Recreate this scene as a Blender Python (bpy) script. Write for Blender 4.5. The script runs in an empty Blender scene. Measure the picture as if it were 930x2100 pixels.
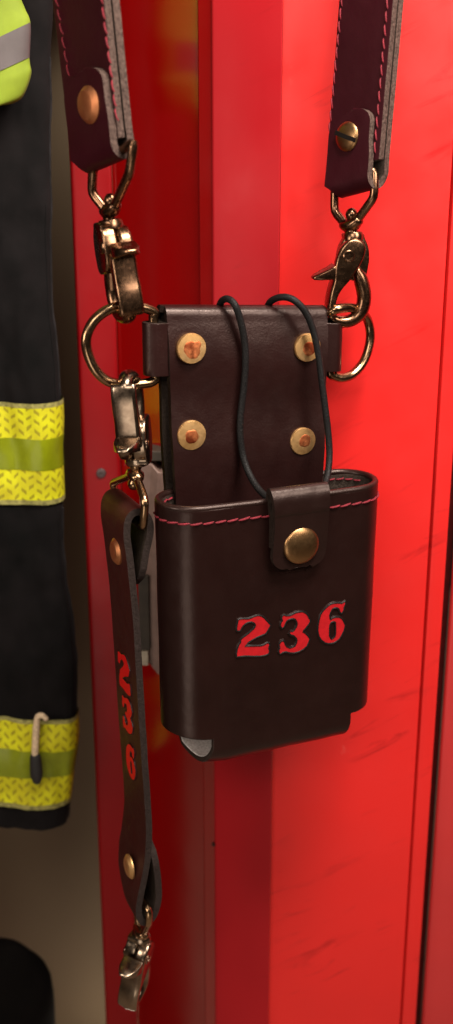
import bpy, bmesh, math, random
from mathutils import Vector, Matrix, noise
from mathutils.geometry import tessellate_polygon

random.seed(7)
S = 0.0002                      # metres per working unit (one unit = one photo pixel on the pouch plane)
C = bpy.context.scene.collection
V = Vector

# ------------------------------------------------------------------ camera model used to survey positions
F = D = 2250.0
PITCH = math.radians(18)
DIR = V((0, math.cos(PITCH), -math.sin(PITCH)))
UP = V((0, math.sin(PITCH), math.cos(PITCH)))
RT = V((1, 0, 0))
CAM = -D * DIR


def ray(x, y):
    return DIR + (x - 465) / F * RT + (1050 - y) / F * UP


def P(x, y, Y):
    r = ray(x, y)
    return CAM + (Y - CAM.y) / r.y * r


def lerp(a, b, t):
    return a + (b - a) * t


class Fr:
    """affine frame: u along the width, n outward, z up"""
    def __init__(s, O, U, N, W):
        s.O, s.U, s.N, s.W = V(O), V(U), V(N), V(W)

    def __call__(s, u, n, z):
        return s.O + u * s.U + n * s.N + z * s.W

    def px(s, x, y, n=0.0):
        r = ray(x, y)
        m = Matrix((s.U, s.W, -r)).transposed()
        k = m.inverted() @ (CAM - s.O - n * s.N)
        return k[0], k[1]

    def pz(s, x, y, u=0.0):
        r = ray(x, y)
        m = Matrix((s.N, s.W, -r)).transposed()
        k = m.inverted() @ (CAM - s.O - u * s.U)
        return k[0], k[1]

    def w(s, x, y, n=0.0):
        u, z = s.px(x, y, n)
        return s(u, n, z)


def frame_yaw(O, deg, k=0.0, W=(0, 0, 1)):
    a = math.radians(deg)           # positive: right side recedes
    return Fr(O, (math.cos(a), math.sin(a), k), (math.sin(a), -math.cos(a), 0), W)


# ------------------------------------------------------------------ materials
def new_mat(name):
    m = bpy.data.materials.new(name)
    m.use_nodes = True
    nt = m.node_tree
    b = nt.nodes['Principled BSDF']
    return m, nt, b


def N(nt, t, **kw):
    n = nt.nodes.new(t)
    for k, v in kw.items():
        if k in n.inputs:
            n.inputs[k].default_value = v
        else:
            setattr(n, k, v)
    return n


def mapped(nt, scale=(1, 1, 1), rot=(0, 0, 0), coord='Object'):
    tc = N(nt, 'ShaderNodeTexCoord')
    mp = N(nt, 'ShaderNodeMapping')
    mp.inputs['Scale'].default_value = scale
    mp.inputs['Rotation'].default_value = rot
    nt.links.new(tc.outputs[coord], mp.inputs['Vector'])
    return mp.outputs['Vector']


def noise_ramp(nt, vec, scale, stops, detail=4, rough=0.55, dist=0.0):
    n = N(nt, 'ShaderNodeTexNoise', Scale=scale, Detail=detail, Roughness=rough, Distortion=dist)
    nt.links.new(vec, n.inputs['Vector'])
    r = N(nt, 'ShaderNodeValToRGB')
    e = r.color_ramp.elements
    while len(e) < len(stops):
        e.new(0.5)
    for i, (p, c) in enumerate(stops):
        e[i].position = p
        e[i].color = (*c, 1) if len(c) == 3 else c
    nt.links.new(n.outputs['Fac'], r.inputs['Fac'])
    return n, r


def bump(nt, b, height, strength, dist=0.0002, prev=None):
    bp = N(nt, 'ShaderNodeBump', Strength=strength, Distance=dist)
    nt.links.new(height, bp.inputs['Height'])
    if prev is not None:
        nt.links.new(prev.outputs['Normal'], bp.inputs['Normal'])
    nt.links.new(bp.outputs['Normal'], b.inputs['Normal'])
    return bp


def leather_mat(name, c0, c1, rough=(0.36, 0.5), grain=0.35, spec=0.42):
    m, nt, b = new_mat(name)
    v = mapped(nt)
    n, r = noise_ramp(nt, v, 34, [(0.25, c0), (0.75, c1)], 6)
    nt.links.new(r.outputs['Color'], b.inputs['Base Color'])
    n2, r2 = noise_ramp(nt, v, 140, [(0.3, (rough[0],) * 3), (0.7, (rough[1],) * 3)], 5)
    nt.links.new(r2.outputs['Color'], b.inputs['Roughness'])
    vo = N(nt, 'ShaderNodeTexVoronoi', Scale=1100)
    nt.links.new(v, vo.inputs['Vector'])
    p = bump(nt, b, vo.outputs['Distance'], grain, 0.00012)
    n3 = N(nt, 'ShaderNodeTexNoise', Scale=220, Detail=5)
    nt.links.new(v, n3.inputs['Vector'])
    bump(nt, b, n3.outputs['Fac'], 0.25, 0.0006, p)
    b.inputs['Specular IOR Level'].default_value = spec
    b.inputs['Specular Tint'].default_value = (1.0, 0.80, 0.73, 1)
    return m


def edge_mat(name, c0, c1):
    m, nt, b = new_mat(name)
    v = mapped(nt)
    n, r = noise_ramp(nt, v, 900, [(0.35, c0), (0.68, c1)], 6, 0.7)
    nt.links.new(r.outputs['Color'], b.inputs['Base Color'])
    b.inputs['Roughness'].default_value = 0.7
    b.inputs['Specular IOR Level'].default_value = 0.18
    b.inputs['Specular Tint'].default_value = (1.0, 0.8, 0.7, 1)
    bump(nt, b, n.outputs['Fac'], 0.9, 0.0006)
    return m


def metal_mat(name, c0, c1, rough=(0.16, 0.34), patina=(0.35, 0.62)):
    m, nt, b = new_mat(name)
    v = mapped(nt)
    n, r = noise_ramp(nt, v, 120, [(patina[0], c0), (patina[1], c1)], 4, 0.5, 0.2)
    nt.links.new(r.outputs['Color'], b.inputs['Base Color'])
    b.inputs['Metallic'].default_value = 1.0
    n2, r2 = noise_ramp(nt, v, 700, [(0.3, (rough[0],) * 3), (0.7, (rough[1],) * 3)], 5)
    nt.links.new(r2.outputs['Color'], b.inputs['Roughness'])
    bump(nt, b, n2.outputs['Fac'], 0.05, 0.0003)
    return m


def plain_mat(name, c, rough=0.6, metal=0.0, var=0.25, scale=300, bmp=0.2, spec=0.5):
    m, nt, b = new_mat(name)
    v = mapped(nt)
    lo = tuple(x * (1 - var) for x in c)
    hi = tuple(min(1, x * (1 + var)) for x in c)
    n, r = noise_ramp(nt, v, scale, [(0.3, lo), (0.7, hi)], 5)
    nt.links.new(r.outputs['Color'], b.inputs['Base Color'])
    b.inputs['Roughness'].default_value = rough
    b.inputs['Metallic'].default_value = metal
    b.inputs['Specular IOR Level'].default_value = spec
    if bmp:
        bump(nt, b, n.outputs['Fac'], bmp, 0.0004)
    return m


def paint_mat(name, c, dark, rough=0.3, scuff=1.0, coat=0.0, spec=0.5):
    """enamelled sheet steel: faint orange peel, diagonal scuffs, chips"""
    m, nt, b = new_mat(name)
    v = mapped(nt)
    n, r = noise_ramp(nt, v, 9, [(0.3, tuple(x * 0.9 for x in c)), (0.7, c)], 5)
    # diagonal scuff streaks
    vr = mapped(nt, (1, 1, 1), (0, math.radians(27), 0))
    sm = N(nt, 'ShaderNodeMapping')
    sm.inputs['Scale'].default_value = (20, 20, 130)
    nt.links.new(vr, sm.inputs['Vector'])
    vs = sm.outputs['Vector']
    n2, r2 = noise_ramp(nt, vs, 1.0, [(0.56, (0, 0, 0)), (0.70, (1, 1, 1))], 6, 0.62, 0.9)
    n4, r4 = noise_ramp(nt, v, 22, [(0.45, (0, 0, 0)), (0.65, (1, 1, 1))], 3)
    mu = N(nt, 'ShaderNodeMath', operation='MULTIPLY')
    nt.links.new(r2.outputs['Color'], mu.inputs[0])
    nt.links.new(r4.outputs['Color'], mu.inputs[1])
    mu2 = N(nt, 'ShaderNodeMath', operation='MULTIPLY')
    nt.links.new(mu.outputs[0], mu2.inputs[0])
    mu2.inputs[1].default_value = 0.8 * scuff
    mx = N(nt, 'ShaderNodeMix', data_type='RGBA')
    nt.links.new(mu2.outputs[0], mx.inputs['Factor'])
    nt.links.new(r.outputs['Color'], mx.inputs[6])
    mx.inputs[7].default_value = (*dark, 1)
    # sparse small worn marks
    vw = mapped(nt, (60, 60, 35))
    n5, r5 = noise_ramp(nt, vw, 1.0, [(0.70, (0, 0, 0)), (0.78, (1, 1, 1))], 4, 0.7)
    mu3 = N(nt, 'ShaderNodeMath', operation='MULTIPLY')
    nt.links.new(r5.outputs['Color'], mu3.inputs[0])
    mu3.inputs[1].default_value = 0.28 * scuff
    mx2 = N(nt, 'ShaderNodeMix', data_type='RGBA')
    nt.links.new(mu3.outputs[0], mx2.inputs['Factor'])
    nt.links.new(mx.outputs[2], mx2.inputs[6])
    mx2.inputs[7].default_value = (0.72, 0.16, 0.13, 1)
    nt.links.new(mx2.outputs[2], b.inputs['Base Color'])
    n3, r3 = noise_ramp(nt, v, 45, [(0.3, (rough * 0.85,) * 3), (0.7, (rough * 1.25,) * 3)], 5)
    nt.links.new(r3.outputs['Color'], b.inputs['Roughness'])
    n6 = N(nt, 'ShaderNodeTexNoise', Scale=350, Detail=2)
    nt.links.new(v, n6.inputs['Vector'])
    p = bump(nt, b, n6.outputs['Fac'], 0.05, 0.0003)
    n7 = N(nt, 'ShaderNodeTexNoise', Scale=14, Detail=2)
    nt.links.new(v, n7.inputs['Vector'])
    bump(nt, b, n7.outputs['Fac'], 0.12, 0.004, p)
    b.inputs['Specular IOR Level'].default_value = spec
    b.inputs['Coat Weight'].default_value = coat
    b.inputs['Coat Roughness'].default_value = 0.12
    return m


def weave_mat(name):
    """fluorescent yellow trim tape with a woven chevron pattern (uses the band's UVs, v across the tape)"""
    m, nt, b = new_mat(name)
    tc = N(nt, 'ShaderNodeTexCoord')
    sep = N(nt, 'ShaderNodeSeparateXYZ')
    nt.links.new(tc.outputs['UV'], sep.inputs[0])

    def mth(op, a, bb=None):
        k = N(nt, 'ShaderNodeMath', operation=op)
        for i, q in enumerate((a, bb)):
            if q is None:
                continue
            if isinstance(q, (int, float)):
                k.inputs[i].default_value = q
            else:
                nt.links.new(q, k.inputs[i])
        return k.outputs[0]
    # zigzag: dashes leaning alternately left and right in adjoining columns
    x = sep.outputs[0]
    y = sep.outputs[1]
    col = mth('FLOOR', mth('MULTIPLY', x, 1.0))
    sgn = mth('SUBTRACT', mth('MULTIPLY', mth('MODULO', mth('ABSOLUTE', col), 2.0), 2.0), 1.0)
    fx = mth('FRACT', x)
    nz = N(nt, 'ShaderNodeTexNoise', Scale=0.35, Detail=3)
    nt.links.new(tc.outputs['UV'], nz.inputs['Vector'])
    d = mth('FRACT', mth('ADD', mth('ADD', mth('MULTIPLY', mth('MULTIPLY', fx, sgn), 0.55), mth('MULTIPLY', y, 1.0)), mth('MULTIPLY', nz.outputs['Fac'], 0.7)))
    on = mth('MULTIPLY', mth('LESS_THAN', mth('ABSOLUTE', mth('SUBTRACT', d, 0.5)), 0.17),
             mth('LESS_THAN', mth('ABSOLUTE', mth('SUBTRACT', fx, 0.5)), 0.33))
    r = N(nt, 'ShaderNodeMix', data_type='RGBA')
    nt.links.new(mth('MULTIPLY', on, 0.75), r.inputs['Factor'])
    v = mapped(nt)
    n, rr = noise_ramp(nt, v, 70, [(0.3, (0.46, 0.41, 0.0015)), (0.7, (0.70, 0.72, 0.003))], 4)
    nt.links.new(rr.outputs['Color'], r.inputs[6])
    r.inputs[7].default_value = (0.22, 0.18, 0.002, 1)
    nt.links.new(r.outputs[2], b.inputs['Base Color'])
    b.inputs['Roughness'].default_value = 0.75
    bump(nt, b, on, 0.35, 0.0004)
    return m


M = {}
M['pouch'] = leather_mat('pouch_leather', (0.0082, 0.0028, 0.0024), (0.0130, 0.0045, 0.0038), (0.29, 0.36), 0.07, 0.40)
M['flap'] = leather_mat('flap_leather', (0.0095, 0.0028, 0.0026), (0.0160, 0.0049, 0.0044), (0.31, 0.40), 0.26)
M['strap'] = leather_mat('strap_leather', (0.0270, 0.0028, 0.0060), (0.0370, 0.0042, 0.0080), (0.42, 0.52), 0.15, 0.20)
M['tab'] = leather_mat('tab_leather', (0.0095, 0.0040, 0.0033), (0.0145, 0.0062, 0.0051), (0.30, 0.38), 0.18)
M['sway'] = leather_mat('sway_leather', (0.024, 0.0052, 0.0040), (0.034, 0.0076, 0.0056), (0.42, 0.55), 0.15)
M['suede'] = edge_mat('leather_flesh_side', (0.50, 0.46, 0.43), (0.86, 0.82, 0.79))
M['suede_dark'] = edge_mat('dark_flesh_side', (0.020, 0.014, 0.011), (0.04, 0.030, 0.024))
M['edge'] = edge_mat('raw_leather_edge', (0.024, 0.015, 0.013), (0.120, 0.080, 0.066))
M['edge_grey'] = edge_mat('grey_leather_edge', (0.013, 0.009, 0.008), (0.029, 0.021, 0.019))
M['edge_dark'] = edge_mat('burnished_leather_edge', (0.010, 0.006, 0.005), (0.03, 0.019, 0.015))
M['thread'] = plain_mat('red_thread', (0.165, 0.004, 0.013), 0.8, var=0.5, scale=1500, bmp=0.4)
M['brass'] = metal_mat('antique_brass', (0.12, 0.062, 0.037), (0.27, 0.155, 0.088), (0.2, 0.3), (0.3, 0.7))
M['ring'] = metal_mat('ring_brass', (0.25, 0.15, 0.085), (0.42, 0.27, 0.15), (0.18, 0.27), (0.3, 0.7))
M['nickel'] = metal_mat('antique_nickel_brass', (0.18, 0.125, 0.088), (0.36, 0.275, 0.20), (0.18, 0.27), (0.3, 0.7))
M['rivet'] = metal_mat('rivet_brass', (0.74, 0.43, 0.16), (0.86, 0.54, 0.24), (0.44, 0.52))
M['button'] = metal_mat('button_brass', (0.28, 0.155, 0.068), (0.36, 0.21, 0.095), (0.32, 0.38))
M['copper'] = metal_mat('peened_copper', (0.30, 0.06, 0.022), (0.76, 0.26, 0.10), (0.42, 0.6), (0.42, 0.58))
M['copper_cap'] = metal_mat('copper_cap', (0.50, 0.18, 0.075), (0.62, 0.27, 0.12), (0.44, 0.54))
M['cord'] = plain_mat('black_elastic', (0.0065, 0.006, 0.006), 0.5, var=0.5, scale=1400, bmp=0.8, spec=0.18)
M['ink'] = plain_mat('red_inlay', (0.37, 0.006, 0.010), 0.42, var=0.12, scale=400, bmp=0.25)
M['ink_bright'] = plain_mat('red_inlay_bright', (0.54, 0.007, 0.007), 0.5, var=0.1, scale=400, bmp=0.2, spec=0.2)  # brighter copy of the red inlay, for the sway strap numerals
M['groove'] = plain_mat('pressed_groove', (0.0035, 0.002, 0.002), 0.4, bmp=0)
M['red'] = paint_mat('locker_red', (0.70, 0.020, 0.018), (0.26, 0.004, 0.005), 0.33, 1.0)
M['red_post_shaded'] = paint_mat('locker_red_post_shaded', (0.40, 0.010, 0.015), (0.26, 0.008, 0.010), 0.42, 0.5, spec=0.18)  # same paint as the front panel, the post's shade put into the colour
M['red_inner_shaded'] = paint_mat('locker_red_inner_shaded', (0.24, 0.001, 0.001), (0.18, 0.001, 0.001), 0.15, 0.25, coat=0.7, spec=0.9)  # same locker paint again, darkened in colour for the shaded inner side
M["red_flange_shaded"] = paint_mat("locker_red_flange_shaded", (0.21, 0.002, 0.004), (0.16, 0.005, 0.005), 0.38, 0.3, spec=0.25)  # same locker paint, base colour lowered to carry the flange's shade
M['red_dull'] = paint_mat('neighbour_red', (0.50, 0.03, 0.03), (0.40, 0.03, 0.03), 0.45, 0.4)
M['gap'] = plain_mat('gap_dark_red', (0.07, 0.001, 0.001), 0.6, bmp=0)
M['steel'] = plain_mat('painted_latch_steel', (0.17, 0.105, 0.085), 0.5, 0.2, 0.2, 120, 0.1)
M['steel_dark'] = plain_mat('dark_latch_recess', (0.035, 0.026, 0.018), 0.6, 0.2, 0.4, 120, 0.1)
M['screw'] = plain_mat('dull_screw', (0.10, 0.07, 0.07), 0.5, 0.6)
M['cloth'] = plain_mat('black_turnout_cloth', (0.0034, 0.0025, 0.0027), 0.95, var=0.9, scale=45, bmp=0.5, spec=0.2)
M['pale_edge'] = plain_mat('paler_cloth_edge', (0.011, 0.0095, 0.010), 0.95, var=0.7, scale=120, bmp=0.4, spec=0.2)  # paler cloth for the edge seams
M['yellow'] = weave_mat('yellow_trim_weave')
M['green'] = plain_mat('reflective_stripe', (0.21, 0.25, 0.004), 0.35, 0.0, 0.22, 60, 0.15)
M['trim_edge'] = plain_mat('grey_yellow_edging', (0.26, 0.24, 0.07), 0.8, var=0.5, scale=500)
M['lime'] = plain_mat('lime_cloth', (0.19, 0.26, 0.013), 0.8, var=0.3, scale=40, bmp=0.2)
M['silver'] = plain_mat('grey_reflective', (0.10, 0.084, 0.084), 0.5, var=0.18, scale=60, bmp=0.1)
M['cream'] = plain_mat('cream_cord', (0.62, 0.47, 0.30), 0.8, var=0.25, scale=800, bmp=0.4)
M['bolt'] = plain_mat('pale_bolt', (0.34, 0.29, 0.22), 0.5, 0.2, 0.2)
M['rubber'] = plain_mat('black_rubber', (0.012, 0.011, 0.011), 0.6, bmp=0.1)
M['wall'] = plain_mat('khaki_wall', (0.12, 0.085, 0.047), 0.85, var=0.1, scale=6, bmp=0.05)
M['bag'] = plain_mat('black_bag_cloth', (0.0022, 0.0016, 0.0013), 0.9, var=0.3, scale=60, bmp=0.2, spec=0.08)
M['floor'] = plain_mat('concrete_floor', (0.20, 0.16, 0.12), 0.7, var=0.2, scale=12)


# ------------------------------------------------------------------ object helpers
def thing(name, label, cat, loc, group=None, rot=None):
    o = bpy.data.objects.new(name, None)
    o.empty_display_size = 0.005
    C.objects.link(o)
    if rot is not None:
        o.matrix_world = Matrix.Translation(loc * S) @ rot.to_4x4()
    else:
        o.location = loc * S
    o['label'] = label
    o['category'] = cat
    if group:
        o['group'] = group
    return o


def root_of(o):
    while o.parent is not None:
        o = o.parent
    return o


class MB:
    def __init__(s):
        s.v, s.f, s.m, s.uv = [], [], [], {}

    def add(s, verts, faces, mi=0):
        o = len(s.v)
        s.v += [V(q) for q in verts]
        for f in faces:
            s.f.append([i + o for i in f])
            s.m.append(mi)

    def grid(s, rows, mi=0, closed=False, flip=False):
        nr, nc = len(rows), len(rows[0])
        o = len(s.v)
        for r in rows:
            s.v += [V(q) for q in r]
        for i in range(nr - 1):
            for j in range(nc if closed else nc - 1):
                a, b = o + i * nc + j, o + i * nc + (j + 1) % nc
                c, d = b + nc, a + nc
                s.f.append([a, d, c, b] if flip else [a, b, c, d])
                s.m.append(mi)

    def tube(s, pts, r, seg=12, closed=False, caps=True, mi=0, flat=None):
        """round bar along points; r a number or a list; flat=(axis vector, factor) squashes the section along that axis"""
        pts = [V(p) for p in pts]
        n = len(pts)
        rs = [r] * n if isinstance(r, (int, float)) else list(r)
        tang = []
        for i in range(n):
            a = pts[(i - 1) % n] if (closed or i > 0) else pts[i]
            b = pts[(i + 1) % n] if (closed or i < n - 1) else pts[i]
            tang.append((b - a).normalized())
        ref = V((0, 0, 1)) if abs(tang[0].z) < 0.9 else V((1, 0, 0))
        x = tang[0].cross(ref).normalized()
        rings = []
        for i in range(n):
            t = tang[i]
            x = (x - t * x.dot(t)).normalized()
            y = t.cross(x)
            ring = []
            for k in range(seg):
                a = 2 * math.pi * k / seg
                d = x * math.cos(a) + y * math.sin(a)
                if flat:
                    ax = flat[0].normalized()
                    d = d + ax * (d.dot(ax) * (flat[1] - 1))
                ring.append(pts[i] + d * rs[i])
            rings.append(ring)
        if closed:
            rings.append(rings[0])
        elif caps:
            def dome(c, t, ring, rad):
                return [[c + (p - c) * math.cos(q) + t * rad * math.sin(q) * 0.8 for p in ring] for q in (0.5, 1.0, 1.4)]
            st = dome(pts[0], -tang[0], rings[0], rs[0])
            en = dome(pts[-1], tang[-1], rings[-1], rs[-1])
            rings = st[::-1] + rings + en
        o = len(s.v)
        s.grid(rings, mi, closed=True)
        if caps and not closed:
            s.f.append([o + k for k in range(seg)][::-1])
            s.m.append(mi)
            e = len(s.v) - seg
            s.f.append([e + k for k in range(seg)])
            s.m.append(mi)

    def lathe(s, c, ax, prof, seg=40, mi=0, ex=None, wob=0.0):
        """profile [(radius, height)] turned about the axis ax through c"""
        ax = V(ax).normalized()
        x = (V(ex) if ex is not None else (V((0, 0, 1)) if abs(ax.z) < 0.9 else V((1, 0, 0))))
        x = (x - ax * x.dot(ax)).normalized()
        y = ax.cross(x)
        rows = []
        for r, h in prof:
            row = []
            for k in range(seg):
                a = 2 * math.pi * k / seg
                rr = r * (1 + wob * noise.noise(V((math.cos(a) * 1.7 + c[0], math.sin(a) * 1.7 + c[1], 0.3))))
                row.append(c + ax * h + (x * math.cos(a) + y * math.sin(a)) * rr)
            rows.append(row)
        o = len(s.v)
        s.grid(rows, mi, closed=True)
        s.f.append([o + k for k in range(seg)][::-1])
        s.m.append(mi)
        e = len(s.v) - seg
        s.f.append([e + k for k in range(seg)])
        s.m.append(mi)

    def build(s, name, mats, parent=None, root=None, inv=None, smooth=True, angle=40, solid=None, bev=None, solid_off=(0, 0), loc=None, off=0.0, xf=None):
        me = bpy.data.meshes.new(name)
        rt = root or (root_of(parent) if parent is not None else None)
        if xf is not None:
            vs = [xf @ q for q in s.v]
            vs = [q * S for q in vs]
        elif rt is not None:
            mw = rt.matrix_world if rt.rotation_euler[:] != (0, 0, 0) else Matrix.Translation(rt.location)
            im = mw.inverted()
            vs = [im @ (q * S) for q in s.v]
        else:
            base = (loc if loc is not None else V((0, 0, 0))) * S
            vs = [q * S - base for q in s.v]
        me.from_pydata([tuple(q) for q in vs], [], s.f)
        for mm in (mats if isinstance(mats, (list, tuple)) else [mats]):
            me.materials.append(mm)
        for p, mi in zip(me.polygons, s.m):
            p.material_index = mi
            p.use_smooth = smooth
        if s.uv:
            uvl = me.uv_layers.new(name='UVMap')
            for lp in me.loops:
                uvl.data[lp.index].uv = s.uv.get(lp.vertex_index, (0, 0))
        if smooth and solid is None:
            me.set_sharp_from_angle(angle=math.radians(angle))
        me.update()
        o = bpy.data.objects.new(name, me)
        C.objects.link(o)
        if parent is not None:
            o.parent = parent
        elif loc is not None:
            o.location = loc * S
        if solid:
            q = o.modifiers.new('thickness', 'SOLIDIFY')
            q.thickness = solid * S
            q.offset = off
            q.use_even_offset = False
            q.material_offset, q.material_offset_rim = solid_off
        if bev:
            q = o.modifiers.new('rounding', 'BEVEL')
            q.width = bev * S
            q.segments = 3
            q.limit_method = 'ANGLE'
            q.angle_limit = math.radians(50)
            if solid:
                w = o.modifiers.new('normals', 'WEIGHTED_NORMAL')
                w.keep_sharp = False
        return o


def tag(o, label=None, cat=None, group=None, kind=None):
    for k, v in (('label', label), ('category', cat), ('group', group), ('kind', kind)):
        if v:
            o[k] = v
    return o


def spline(pts, n=8, closed=False):
    """Catmull-Rom through points of any length of tuple"""
    pts = [tuple(map(float, p)) for p in pts]
    out = []
    m = len(pts)
    for i in range(m if closed else m - 1):
        if closed:
            a, b, c, d = (pts[(i + k) % m] for k in (-1, 0, 1, 2))
        else:
            b, c = pts[i], pts[i + 1]
            a = pts[i - 1] if i > 0 else tuple(2 * p - q for p, q in zip(b, c))
            d = pts[i + 2] if i + 2 < m else tuple(2 * q - p for p, q in zip(b, c))
        for k in range(n):
            t = k / n
            out.append(tuple(0.5 * (2 * q1 + (q2 - q0) * t + (2 * q0 - 5 * q1 + 4 * q2 - q3) * t * t + (3 * q1 - q0 - 3 * q2 + q3) * t ** 3)
                             for q0, q1, q2, q3 in zip(a, b, c, d)))
    if not closed:
        out.append(pts[-1])
    return out


def resample(pts, step):
    pts = [V(p) for p in pts]
    out, acc = [pts[0]], 0.0
    for a, b in zip(pts, pts[1:]):
        L = (b - a).length
        while acc + L >= step:
            t = (step - acc) / L
            a = a + (b - a) * t
            out.append(a.copy())
            L = (b - a).length
            acc = 0.0
        acc += L
    return out


def interp(tab, x):
    """piecewise linear table [(x, y)]"""
    if x <= tab[0][0]:
        return tab[0][1]
    for (x0, y0), (x1, y1) in zip(tab, tab[1:]):
        if x <= x1:
            return y0 + (y1 - y0) * (x - x0) / (x1 - x0)
    return tab[-1][1]


def stitches(mb, pts, nrm, L=22, gap=4, r=2.0, slant=0.22, sink=0.35):
    """thread lying in stitches along a world polyline"""
    pts = resample(pts, 2.0)
    step = int((L + gap) / 2)
    ln = int(L / 2)
    i = 2
    while i + ln < len(pts):
        a, b = pts[i], pts[i + ln]
        mid = pts[i + ln // 2]
        t = (b - a).normalized()
        nn = nrm(mid) if callable(nrm) else nrm
        side = nn.cross(t).normalized()
        k = random.uniform(0.6, 1.3) * slant * (b - a).length * 0.5
        p = [a - side * k - nn * r * 0.9, lerp(a, b, 0.2) - side * k * 0.6 + nn * r * sink, mid + nn * r * (sink + 0.15),
             lerp(a, b, 0.8) + side * k * 0.6 + nn * r * sink, b + side * k - nn * r * 0.9]
        mb.tube(p, [r * 0.7, r, r * 1.05, r, r * 0.7], 6, caps=True)
        i += step


def prism(mb, outline, t0, t1, bev, mi=0):
    """outline [(a, b)] in the x-z plane, from y=-t1 to y=-t0 (T axis points to -y), rounded by bev"""
    bm = bmesh.new()
    vs = [bm.verts.new((a, -t0, b)) for a, b in outline]
    f = bm.faces.new(vs)
    r = bmesh.ops.extrude_face_region(bm, geom=[f])
    top = [g for g in r['geom'] if isinstance(g, bmesh.types.BMVert)]
    for v in top:
        v.co.y = -t1
    bmesh.ops.recalc_face_normals(bm, faces=bm.faces[:])
    if bev:
        es = [e for e in bm.edges if abs(e.verts[0].co.y - e.verts[1].co.y) < 1e-6]
        bmesh.ops.bevel(bm, geom=es, offset=bev, segments=3, profile=0.5, affect='EDGES', clamp_overlap=True)
    bmesh.ops.triangulate(bm, faces=[q for q in bm.faces if len(q.verts) > 4])
    bm.verts.index_update()
    mb.add([v.co.copy() for v in bm.verts], [[v.index for v in q.verts] for q in bm.faces], mi)
    bm.free()


def box(mb, lo, hi, mi=0):
    x0, y0, z0 = lo
    x1, y1, z1 = hi
    mb.add([(x0, y0, z0), (x1, y0, z0), (x1, y1, z0), (x0, y1, z0), (x0, y0, z1), (x1, y0, z1), (x1, y1, z1), (x0, y1, z1)],
           [(0, 3, 2, 1), (4, 5, 6, 7), (0, 1, 5, 4), (1, 2, 6, 5), (2, 3, 7, 6), (3, 0, 4, 7)], mi)


# ------------------------------------------------------------------ numerals (western slab figures), traced as outlines
G2 = [(155, 375), (190, 365), (260, 362), (350, 362), (420, 340), (500, 305), (570, 290), (630, 300), (690, 345), (750, 410), (822, 488), (780, 560), (720, 655),
      (640, 690), (540, 730), (440, 785), (350, 845), (275, 935), (380, 940), (500, 938), (620, 935), (690, 915), (750, 875), (790, 872), (798, 910), (778, 970),
      (795, 1050), (770, 1090), (700, 1115), (600, 1130), (450, 1130), (300, 1125), (200, 1135), (120, 1150), (118, 1080), (140, 980), (175, 890), (205, 850),
      (208, 790), (260, 745), (340, 690), (420, 620), (490, 555), (520, 500), (515, 460), (480, 425), (430, 405), (360, 412), (300, 440), (240, 490), (205, 545),
      (180, 595), (122, 595), (122, 540), (140, 450)]
G3 = [(170, 345), (200, 312), (250, 335), (330, 335), (400, 310), (480, 265), (560, 243), (640, 240), (710, 265), (770, 330), (825, 448), (790, 510), (730, 590),
      (660, 665), (645, 710), (700, 745), (760, 800), (810, 880), (775, 970), (740, 1040), (660, 1110), (560, 1165), (450, 1195), (350, 1190), (250, 1165),
      (190, 1175), (115, 1225), (92, 1170), (120, 1090), (108, 1010), (135, 950), (185, 925), (210, 960), (220, 1010), (260, 1070), (330, 1100), (420, 1085),
      (480, 1045), (515, 980), (530, 900), (510, 845), (450, 785), (380, 765), (345, 735), (365, 700), (420, 708), (470, 660), (520, 580), (535, 510), (520, 450),
      (480, 390), (430, 375), (360, 385), (300, 410), (260, 450), (230, 500), (205, 570), (165, 605), (135, 560), (145, 490), (185, 430), (165, 390)]
G6 = [(790, 110), (795, 150), (760, 230), (740, 320), (700, 368), (680, 340), (650, 260), (600, 235), (540, 235), (480, 270), (430, 360), (410, 440), (420, 520),
      (450, 545), (500, 500), (560, 485), (650, 482), (710, 520), (750, 590), (785, 675), (750, 790), (700, 900), (640, 990), (560, 1050), (490, 1078), (400, 1088),
      (320, 1070), (240, 1010), (180, 920), (155, 800), (160, 680), (185, 540), (220, 410), (290, 310), (370, 230), (450, 175), (530, 150), (620, 145), (710, 155)]
G6H = [(440, 600), (480, 570), (540, 565), (575, 590), (580, 700), (580, 850), (565, 930), (510, 985), (465, 1012), (430, 980), (405, 910), (405, 750), (415, 660)]


def fatten(lp, d):
    m = len(lp)
    ar = sum(lp[i][0] * lp[(i + 1) % m][1] - lp[(i + 1) % m][0] * lp[i][1] for i in range(m))
    sg = 1 if ar > 0 else -1
    out = []
    for i in range(m):
        a_, b_, c_ = lp[i - 1], lp[i], lp[(i + 1) % m]
        t = V((c_[0] - a_[0], c_[1] - a_[1])).normalized()
        out.append((b_[0] + sg * t.y * d, b_[1] - sg * t.x * d))
    return out


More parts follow.
